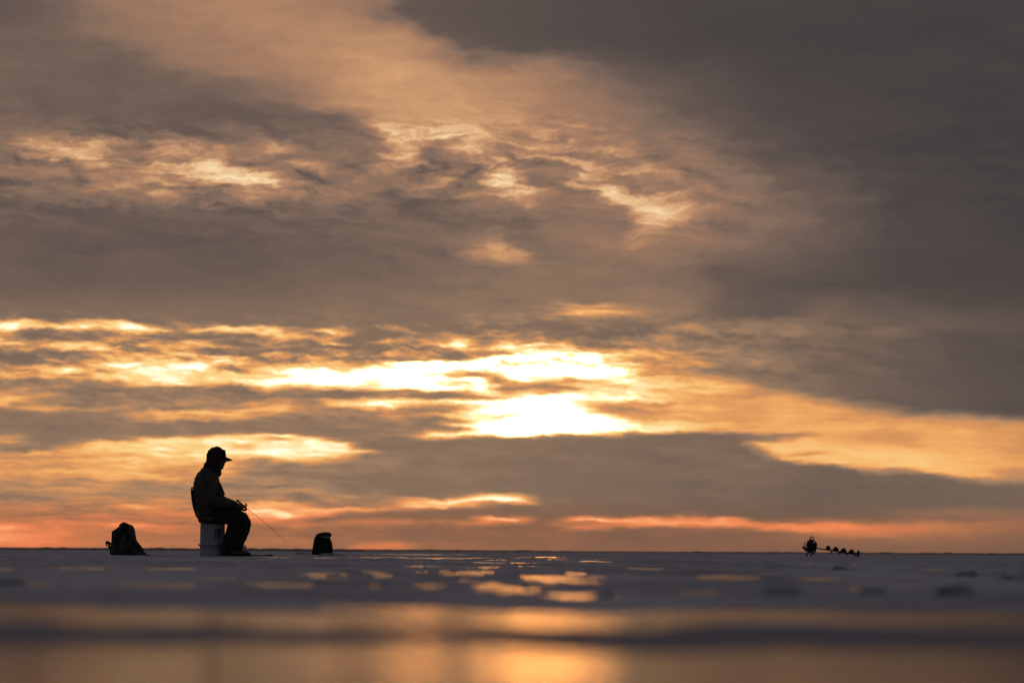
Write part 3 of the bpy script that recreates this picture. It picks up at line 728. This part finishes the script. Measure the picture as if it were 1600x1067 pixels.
    loft(bm, capsule_path([(280,650,0,.11,.17),(330,665,0,.10,.18),(380,672,0,.09,.18)]), 20)
    for s in (-1, 1):
        o = -10 if s < 0 else 4
        loft(bm, capsule_path([(300,662,s*.09,.095,.10),(400,668,s*.11,.092,.10),(480,674,s*.125,.085,.095),(545+o*.5,685,s*.13,.088,.09),(572+o,700,s*.135,.095,.088)]), 20)
        loft(bm, capsule_path([(560+o,682,s*.135,.095,.086),(572+o,720,s*.135,.112,.088),(560+o,780,s*.135,.112,.084),(540+o,840,s*.135,.108,.082),(516+o,900,s*.135,.102,.08),(500+o,955,s*.135,.096,.078),(494+o,975,s*.135,.094,.076)]), 20)
    me = remeshed(bm, .008, 6, 'trousers')
    wrinkle(me, lambda c: .006*mnoise.fractal(Vector((c.x*9, c.y*9, c.z*14)), 1, 2, 3) + .002*math.sin((c.z*1.0+c.x*.7)*90+4*mnoise.noise(c*6)))
    link('trousers', me, M['trousers'], person)
    # -- hood with the cap crown pushed out in front
    bm = bmesh.new()
    loft(bm, capsule_path([(392,129,0,.064,.050),(383,140,0,.090,.078),(373,156,0,.102,.092),(366,180,0,.107,.098),(360,215,0,.099,.102),(349,243,0,.096,.108),(338,270,0,.104,.14)]), 26)
    me = remeshed(bm, .006, 4, 'hood')
    # cut the face opening
    b2 = bmesh.new(); b2.from_mesh(me)
    def lim(z):
        cy = 1005 - z*K
        return (np.interp(cy, [80, 170, 190, 250, 300], [470, 462, 418, 398, 420])-330)/K
    bmesh.ops.delete(b2, geom=[v for v in b2.verts if v.co.x > lim(v.co.z) and v.co.z > (1005-262)/K and v.co.z < (1005-120)/K], context='VERTS')
    b2.to_mesh(me); b2.free(); wrinkle(me, lambda c: .004*mnoise.fractal(c*16, 1, 2, 3))
    hood = link('hood', me, M['hood'], person)
    sol = hood.modifiers.new('solid', 'SOLIDIFY'); sol.thickness = .006
    bm = bmesh.new()
    loft(bm, [(Q(386, 182), .084, .080), (Q(384, 150), .080, .076), (Q(384, 130), .070, .062), (Q(384, 122), .05, .045)], 24, dome=False)
    box(bm, Q(417, 154), (.078, .108, .088), Matrix.Rotation(-.10, 3, 'Y'), .008)
    loft(bm, [(Q(400, 184), .066, .070), (Q(399, 150), .061, .062), (Q(397, 135), .056, .050), (Q(394, 128), .045, .040)], 24, dome=False)
    me = remeshed(bm, .004, 1, 'cap'); cap = link('cap', me, M['cap'], person)
    bm = bmesh.new()       # the peak: a curved, thin brim
    n = 14; rows = []
    for i in range(n+1):
        a = -1 + 2*i/n; y = a*.072
        droop = .040*a*a
        row = []
        for j in range(6):
            f = j/5.0; reach = .084*math.sqrt(max(1-a*a*.92, 0))
            x0 = (424-330)/K + .024*(1-a*a); X = x0 + f*reach
            Z = (1005-178)/K - f*.034*(reach/.084) - droop
            row.append((X, y, Z))
        rows.append(row)
    top = [[bm.verts.new((x, y, z+.004*(1-j/7.))) for j, (x, y, z) in enumerate(r)] for r in rows]
    bot = [[bm.verts.new((x, y, z-.006*(1-j/7.))) for j, (x, y, z) in enumerate(r)] for r in rows]
    for i in range(n):
        for j in range(5):
            bm.faces.new((top[i][j], top[i+1][j], top[i+1][j+1], top[i][j+1])); bm.faces.new((bot[i][j], bot[i][j+1], bot[i+1][j+1], bot[i+1][j]))
        bm.faces.new((top[i][5], top[i+1][5], bot[i+1][5], bot[i][5])); bm.faces.new((top[i][0], bot[i][0], bot[i+1][0], top[i+1][0]))
    for i in (0, n):
        for j in range(5): bm.faces.new((top[i][j], top[i][j+1], bot[i][j+1], bot[i][j]))
    obj('cap_peak', bm, M['cap'], cap)
    # -- gloves hug the hands; boots
    for s, heel, toe, ang in ((-1, 422, 606, -.20), (1, 448, 652, .05)):
        bm = bmesh.new(); y = s*.135; L = toe-heel
        def B(t, cy, dy=0): return Q(heel+L*t, cy, y + ang*(t*L/K) + dy)
        loft(bm, [(B(.22, 925), .062, .058), (B(.22, 950), .064, .060), (B(.24, 970), .062, .058)], 18)
        loft(bm, [(B(.10, 972), .034, .040), (B(.30, 965), .046, .046), (B(.50, 972), .038, .050), (B(.72, 979), .029, .054), (B(.90, 983), .023, .048), (B(.97, 985), .018, .034)], 18)
        me = remeshed(bm, .006, 3, 'boot'); wrinkle(me, lambda c: .003*mnoise.fractal(c*25, 1, 2, 3))
        boot = link('boot', me, M['boot'], person)
        bm = bmesh.new()
        ring = []
        for k in range(28):
            a = 2*math.pi*k/28; t = .5+.53*math.cos(a); wdt = (.040+.016*math.sin(math.pi*min(max(t, 0), 1)*.9))*math.sin(a)
            ring.append(B(t, 1000, wdt))
        lo = [bm.verts.new((p.x, p.y, -.004)) for p in ring]; hi = [bm.verts.new((p.x, p.y, .020)) for p in ring]
        for k in range(28): bm.faces.new((lo[k], lo[(k+1) % 28], hi[(k+1) % 28], hi[k]))
        bm.faces.new(lo[::-1]); bm.faces.new(hi)
        obj('sole', bm, M['rubber'], boot, smooth=False)
    return person
build_person()

# ------------------------------------------------------------------ fishing rod
rod = empty('fishing_rod', (gx, gy, gz)); tag(rod, 'short thin ice fishing rod in the seated person\'s hand, pointing down to the ice', 'fishing rod')
b0, b1, tip = Q(546, 538, -.040), Q(624, 606, -.030), Q(958, 878, -.02)
ax = (b1-b0).normalized()
bm = bmesh.new()
loft(bm, [(b0, .010, .010), (b0+ax*.012, .0125, .0125), (b0+ax*.03, .009, .009), (b0+ax*.06, .010, .010), (b0+ax*.10, .0125, .0125), (b0+ax*.125, .011, .011), (b1, .006, .006)], 14)
obj('grip', bm, M['cork'], rod)
bm = bmesh.new(); c = b0+ax*.085; dn = Vector((-.55, 0, -.83))
tube(bm, [c, c+dn*.024], .003, 8)
loft(bm, [(c+dn*.036+Vector((0, -.014, 0)), .016, .016), (c+dn*.036+Vector((0, -.004, 0)), .020, .020), (c+dn*.036+Vector((0, .006, 0)), .020, .020), (c+dn*.036+Vector((0, .014, 0)), .014, .014)], 18, dome=False, ref=Vector((1, 0, 0)))
reel = obj('reel', bm, M['metal'], rod)
bm = bmesh.new(); k = c+dn*.036; tube(bm, [k+Vector((0, -.014, 0)), k+Vector((.006, -.03, .004)), k+Vector((.022, -.032, .012))], .0022, 6); ball(bm, k+Vector((.024, -.032, .014)), .006, 2); obj('reel_handle', bm, M['metal'], reel)
bm = bmesh.new(); n = 12
tube(bm, [b1 + (tip-b1)*(i/n) + Vector((0, 0, .012*math.sin(math.pi*i/n))) for i in range(n+1)], [.0024 - .0013*i/n for i in range(n+1)], 8)
obj('blank', bm, M['rod'], rod)
for f in (.18, .36, .53, .69, .83, .95):
    bm = bmesh.new(); p = b1 + (tip-b1)*f + Vector((0, 0, .012*math.sin(math.pi*f))) + dn*.006
    r = .0062*(1-.5*f)
    tube(bm, [p + Vector((0, r*math.cos(a), 0)) + Vector((-.55, 0, -.83))*r*math.sin(a) for a in np.linspace(0, 2*math.pi, 11)], .0011, 5)
    obj('line_guide', bm, M['metal'], rod)

# ------------------------------------------------------------------ the upturned bucket
bk = empty('bucket', (gx + (342-330)/K, gy+.02, gz)); tag(bk, 'white plastic bucket standing upside down as a seat, blue label on its side', 'bucket')
def lathe(bm, prof, n=48):
    rings = [[bm.verts.new((r*math.cos(2*math.pi*k/n), r*math.sin(2*math.pi*k/n), z)) for k in range(n)] for r, z in prof]
    for a, b in zip(rings, rings[1:]):
        for k in range(n): bm.faces.new((a[k], a[(k+1) % n], b[(k+1) % n], b[k]))
    return rings
bm = bmesh.new()
R = lathe(bm, [(.130, .000), (.1405, .000), (.1415, .006), (.1405, .016), (.1385, .018), (.1375, .060), (.1365, .116), (.1360, .118), (.1335, .340), (.130, .365), (.122, .372), (.05, .373)])
bm.faces.new(R[-1])
obj('shell', bm, M['plastic'], bk)
bm = bmesh.new(); lathe(bm, [(.1360, .118), (.1425, .119), (.1430, .124), (.1425, .129), (.1355, .131)]); obj('rim_band', bm, M['plastic'], bk)
bm = bmesh.new(); lathe(bm, [(.1372, .086), (.1402, .087), (.1402, .091), (.1370, .092)]); obj('rim_rib', bm, M['plastic'], bk)
for s in (-1, 1):
    bm = bmesh.new(); box(bm, (s*.146, -.01, .124), (.014, .030, .024), None, .004); ball(bm, (s*.151, -.01, .124), (.006, .009, .009)); obj('handle_lug', bm, M['plastic'], bk)
bm = bmesh.new(); tube(bm, [(.150*math.cos(a), -.01 - .140*math.sin(a) - .004, .124 - .012*math.sin(a)) for a in np.linspace(0, math.pi, 25)], .0024, 8); obj('wire_handle', bm, M['metal'], bk)
def patch(a0, a1, z0, z1, off, shear=0.0, n=10):
    bm = bmesh.new(); cols = []
    for i in range(n+1):
        a = a0 + (a1-a0)*i/n; col_ = []
        for z in (z0, z1):
            r = np.interp(z, [.118, .340], [.1360, .1335]) + off
            aa = a + (shear if z == z1 else 0)
            col_.append(bm.verts.new((r*math.sin(aa), -r*math.cos(aa), z)))
        cols.append(col_)
    for p, q in zip(cols, cols[1:]): bm.faces.new((p[0], q[0], q[1], p[1]))
    return bm
lab = obj('label', patch(.22, .78, .195, .305, .0012), M['blue'], bk)
obj('label_mark', patch(.36, .44, .225, .285, .0022, -.10, 2), M['white'], lab)
obj('label_mark', patch(.50, .55, .225, .262, .0022, .06, 2), M['white'], lab)
obj('label_mark', patch(.30, .70, .203, .210, .0022, 0, 6), M['white'], lab)

# ------------------------------------------------------------------ ice scoop lying in front of the boots
sx = (735-330)/K
o = empty('ice_scoop', (gx+sx, gy-.10, gz+.004)); tag(o, 'dark ice scoop lying flat on the ice in front of the boots', 'ice scoop')
bm = bmesh.new(); tube(bm, [(-.125, 0, .008), (-.06, .004, .010), (.02, .0, .009), (.085, -.002, .012)], [.0075, .006, .0055, .0055], 10); obj('handle', bm, M['rubber'], o)
bm = bmesh.new(); R = lathe(bm, [(.012, .000), (.026, .004), (.034, .014), (.037, .022), (.034, .022), (.030, .013), (.022, .006), (.010, .003)], 24); bm.faces.new(R[0][::-1]); bm.faces.new(R[-1])
for v_ in bm.verts: v_.co += Vector((.118, 0, 0))
obj('cup', bm, M['metal'], o)

# ------------------------------------------------------------------ bags
def slices_bag(sl, K_, x0, cybase, depth, n=30, pw=2.6, tilt=0.0):
    """sl (row, left, right): a soft bag as stacked rounded outlines"""
    bm = bmesh.new(); rings = []
    top = sl[-1][0]
    for cy, l, r in sl:
        z = (cybase-cy)/K_; f = max((cybase-cy)/(cybase-top), 0)
        xc = ((l+r)/2-x0)/K_; hw = max((r-l)/2/K_, .006); hd = depth(f)
        ring = []
        for k in range(n):
            a = 2*math.pi*k/n; c, s = math.cos(a), math.sin(a)
            ring.append(bm.verts.new((xc + hw*math.copysign(abs(c)**(2/pw), c), hd*math.copysign(abs(s)**(2/pw), s), z)))
        rings.append(ring)
    for a, b in zip(rings, rings[1:]):
        for k in range(n): bm.faces.new((a[k], a[(k+1) % n], b[(k+1) % n], b[k]))
    bm.faces.new(rings[0][::-1]); bm.faces.new(rings[-1])
    return bm
# left: camouflage backpack
D1 = 66.0; KB = 13.34*F/D1
px0 = 150 + 700/13.34; bx, by = at(px0, D1); bz = ground_z(bx, by)
bp = empty('backpack', (bx, by, bz)); tag(bp, 'slumped camouflage backpack on the ice left of the seated person, straps trailing', 'backpack')
def W(cx, cy, y=0.0): return Vector(((cx-700)/KB, y, (885-cy)/KB))
sl = [(885,322,1125),(865,316,1098),(830,313,1065),(800,312,1040),(740,322,1000),(690,338,965),(640,346,930),(560,350,882),(470,350,852),(420,346,842),(385,350,838),(350,400,832),(320,460,822),(290,500,808),(260,524,785),(236,548,735),(214,575,665)]
bm = slices_bag(sl, KB, 700, 885, lambda f: .15*(1-.55*f**1.4)+.01)
me = remeshed(bm, .007, 3, 'pack_body')
wrinkle(me, lambda c: .011*mnoise.fractal(Vector((c.x*14, c.y*14, c.z*6)), 1, 2, 4) - .004)
body = link('pack_body', me, M['bag_camo'], bp)
bm = bmesh.new()
loft(bm, [(W(470, 640, -.12), .10, .030), (W(620, 650, -.145), .115, .034), (W(760, 660, -.12), .10, .03)], 16)
me = remeshed(bm, .006, 4, 'front_pocket'); wrinkle(me, lambda c: .006*mnoise.fractal(c*18, 1, 2, 3)); link('front_pocket', me, M['bag_camo'], bp)
bm = bmesh.new(); tube(bm, [W(520, 262, -.02), W(560, 228, -.03), W(612, 206, -.03), W(668, 226, -.03), W(700, 250, -.02)], .006, 8); obj('grab_handle', bm, M['strap'], bp)
bm = bmesh.new(); tube(bm, [W(352, 655, -.03), W(330, 640, -.05), W(290, 612, -.05), W(256, 606, -.05), W(252, 640, -.05), W(258, 675, -.05), W(268, 706, -.05)], [.012, .012, .012, .011, .011, .008, .005], 8)
tube(bm, [W(290, 620, -.04), W(300, 660, -.04), W(312, 700, -.03), W(320, 740, -.02)], [.010, .012, .014, .014], 8)
st = obj('shoulder_strap', bm, M['strap'], bp)
bm = bmesh.new(); box(bm, W(262, 628, -.052), (.020, .018, .028), Matrix.Rotation(.2, 3, 'Y'), .003); obj('buckle', bm, M['rubber'], st)
bm = bmesh.new()
loft(bm, [(W(1030, 866, -.02), .012, .03), (W(1080, 874, -.03), .009, .022), (W(1135, 879, -.03), .006, .016), (W(1198, 882, -.03), .003, .012)], 10)
obj('shoulder_strap', bm, M['strap'], bp)
for cx, l0, l1 in ((560, 330, 600), (705, 340, 600)):
    bm = bmesh.new(); loft(bm, [(W(cx, l0, -.10), .008, .012), (W(cx+4, (l0+l1)/2, -.155), .006, .012), (W(cx, l1, -.16), .006, .012)], 8); obj('compression_strap', bm, M['strap'], bp)

# right of the person: black bag with a folded top
D2 = 84.0; KC = 15.24*F/D2
px0 = 470 + 550/15.24; bx, by = at(px0, D2); bz = ground_z(bx, by)
bb = empty('bag', (bx, by, bz)); tag(bb, 'small black soft bag with folded top and grey strip, right of the seated person', 'bag')
def V2(cx, cy, y=0.0): return Vector(((cx-550)/KC, y, (855-cy)/KC))
sl = [(858,277,803),(830,286,804),(800,298,803),(740,306,800),(700,312,797),(650,319,792),(600,326,786),(560,332,777),(530,338,766),(500,345,752),(470,353,738),(440,366,732),(415,378,730),(395,388,728),(380,402,722)]
bm = slices_bag(sl, KC, 550, 855, lambda f: .12*(1-.45*f**1.6)+.01)
me = remeshed(bm, .007, 3, 'bag_body'); wrinkle(me, lambda c: .006*mnoise.fractal(Vector((c.x*12, c.y*12, c.z*5)), 1, 2, 3) - .002)
link('bag_body', me, M['bag'], bb)
bm = bmesh.new()
loft(bm, [(V2(405, 392), .010, .05), (V2(450, 380), .020, .07), (V2(520, 372), .028, .075), (V2(620, 368), .034, .08), (V2(700, 372), .033, .08), (V2(738, 385), .026, .07)], 18)
me = remeshed(bm, .006, 3, 'folded_top'); wrinkle(me, lambda c: .004*mnoise.fractal(c*16, 1, 2, 3)); link('folded_top', me, M['bag'], bb)
bm = bmesh.new(); loft(bm, [(V2(480, 440, -.070), .009, .006), (V2(540, 436, -.080), .013, .006), (V2(640, 437, -.080), .014, .006), (V2(708, 434, -.070), .013, .006)], 10, ref=Vector((0, 1, 0))); obj('grey_strip', bm, M['tape'], bb)
bm = bmesh.new(); tube(bm, [V2(660, 470, -.09), V2(672, 520, -.11), V2(668, 560, -.115)], .005, 6); obj('strap', bm, M['strap'], bb)

# ------------------------------------------------------------------ power auger
D3 = 112.0; KA = 13.333*F/D3
px0 = 1240 + 850/13.333; ax_, ay_ = at(px0, D3); az_ = ground_z(ax_, ay_)
au = empty('ice_auger', (ax_, ay_, az_)); tag(au, 'black engine powered ice auger lying on the ice at the right, drill bit pointing right', 'ice auger')
def A(cx, cy, y=0.0): return Vector(((cx-850)/KA, y, (665-cy)/KA))
bm = bmesh.new()
loft(bm, [(A(395, 335), .045, .07), (A(385, 370), .058, .09), (A(380, 430), .078, .11), (A(392, 490), .085, .11), (A(410, 532), .060, .08)], 16)
box(bm, A(340, 400, -.03), (.09, .16, .11), Matrix.Rotation(.3, 3, 'Y'), .012)
box(bm, A(325, 350, 0), (.035, .08, .05), Matrix.Rotation(-.3, 3, 'Y'), .008)
me = remeshed(bm, .009, 1, 'engine'); eng = link('engine', me, M['engine'], au)
for i in range(5):
    bm = bmesh.new(); box(bm, A(345+16*i, 430, -.125), (.006, .02, .10), Matrix.Rotation(.1, 3, 'Y'), .001); obj('cooling_fin', bm, M['engine_grey'], eng)
bm = bmesh.new(); loft(bm, [(A(470, 356), .016, .05), (A(482, 390), .030, .07), (A(484, 440), .030, .075), (A(480, 500), .024, .07), (A(470, 530), .014, .05)], 14); obj('recoil_housing', bm, M['engine'], au)
bm = bmesh.new(); loft(bm, [(A(212, 462), .016, .05), (A(240, 480), .030, .08), (A(280, 505), .040, .085), (A(330, 535), .038, .08), (A(380, 550), .026, .06)], 14); tank = obj('fuel_tank', bm, M['engine_grey'], au)
bm = bmesh.new(); tube(bm, [A(262, 460), A(260, 420), A(256, 398)], .010, 10); tube(bm, [A(242, 385), A(272, 378)], .010, 10); obj('filler_cap', bm, M['engine'], tank)
bm = bmesh.new(); tube(bm, [A(368, 345), A(366, 290), A(374, 262), A(392, 256), A(420, 256), A(434, 264), A(440, 290), A(446, 325), A(466, 350)], [.012]*3+[.010]*3+[.011]*3, 10); obj('carry_handle', bm, M['engine'], au)
bm = bmesh.new(); tube(bm, [A(480, 510, -.04), A(480, 545, -.10), A(450, 580, -.16), A(400, 610, -.20), A(375, 630, -.21), A(372, 655, -.21)], [.012, .013, .013, .015, .017, .017], 10); obj('handlebar', bm, M['engine'], au)
bm = bmesh.new(); tube(bm, [A(440, 525, .04), A(400, 555, .10), A(350, 580, .16), A(312, 598, .2), A(308, 625, .2), A(310, 655, .2)], [.011, .012, .012, .014, .018, .018], 10); obj('handlebar', bm, M['engine'], au)
bm = bmesh.new(); tube(bm, [A(290, 540), A(340, 548), A(400, 560), A(430, 545)], .008, 8); obj('throttle_cable', bm, M['rubber'], au)
YAW = -.41
s0, s1 = A(500, 487), A(1372, 622)
Lx = (s1.x-s0.x); tl = math.atan2(s1.z-s0.z, Lx)
RY = Matrix.Rotation(YAW, 3, 'Z')
axd = (RY @ Vector((math.cos(tl)/math.cos(YAW), 0, math.sin(tl)))).normalized()
Ltot = Lx/axd.x; upv = Vector((0, 0, 1)); side = axd.cross(upv).normalized(); upv = side.cross(axd).normalized()
bm = bmesh.new(); tube(bm, [s0, s0+axd*Ltot*.99], .0125, 12); shaft = obj('shaft', bm, M['steel'], au)
t0 = Ltot*(690-500)/(1372-500.); PIT = .151/axd.x; RAD = .088; turns = (Ltot*.985-t0)/PIT
bm = bmesh.new(); prev = None; nseg = int(turns*32)
for i in range(nseg+1):
    th = 2*math.pi*i/32.; c = s0 + axd*(t0 + PIT*th/(2*math.pi))
    rr = RAD*min(1, .25+i/7.)
    dirv = upv*math.sin(th+.15) + side*math.cos(th+.15)
    q = axd*.0022
    cur = [bm.verts.new(c+dirv*.010-q), bm.verts.new(c+dirv*rr-q), bm.verts.new(c+dirv*rr+q), bm.verts.new(c+dirv*.010+q)]
    if prev:
        for a in range(4): bm.faces.new((prev[a], cur[a], cur[(a+1) % 4], prev[(a+1) % 4]))
    else: bm.faces.new(cur)
    prev = cur
bm.faces.new(prev[::-1]); obj('flighting', bm, M['steel'], au)
bm = bmesh.new(); e = s1
for s in (1, -1):
    d_ = upv*s
    vs = [e+side*.012-axd*.02, e+d_*RAD*1.02-axd*.03, e+d_*RAD*1.04+axd*.012, e+d_*.02+axd*.035]
    lo = [bm.verts.new(p-side*.003) for p in vs]; hi = [bm.verts.new(p+side*.003) for p in vs]
    for a in range(4): bm.faces.new((lo[a], lo[(a+1) % 4], hi[(a+1) % 4], hi[a]))
    bm.faces.new(lo[::-1]); bm.faces.new(hi)
obj('cutting_blade', bm, M['steel'], au, smooth=False)

# ------------------------------------------------------------------ the low sun behind the cloud
sl_ = bpy.data.lights.new('sun', 'SUN'); sl_.energy = .002; sl_.angle = math.radians(10.0); sl_.color = (1, .62, .30)
so = bpy.data.objects.new('sun', sl_); COL.objects.link(so)
dv = Vector((math.sin(SUN_AZ)*math.cos(SUN_EL), math.cos(SUN_AZ)*math.cos(SUN_EL), math.sin(SUN_EL)))
so.rotation_euler = dv.to_track_quat('Z', 'Y').to_euler(); so.location = (0, 100, 20)
scene.cycles.use_denoising = True
scene.cycles.max_bounces = 6
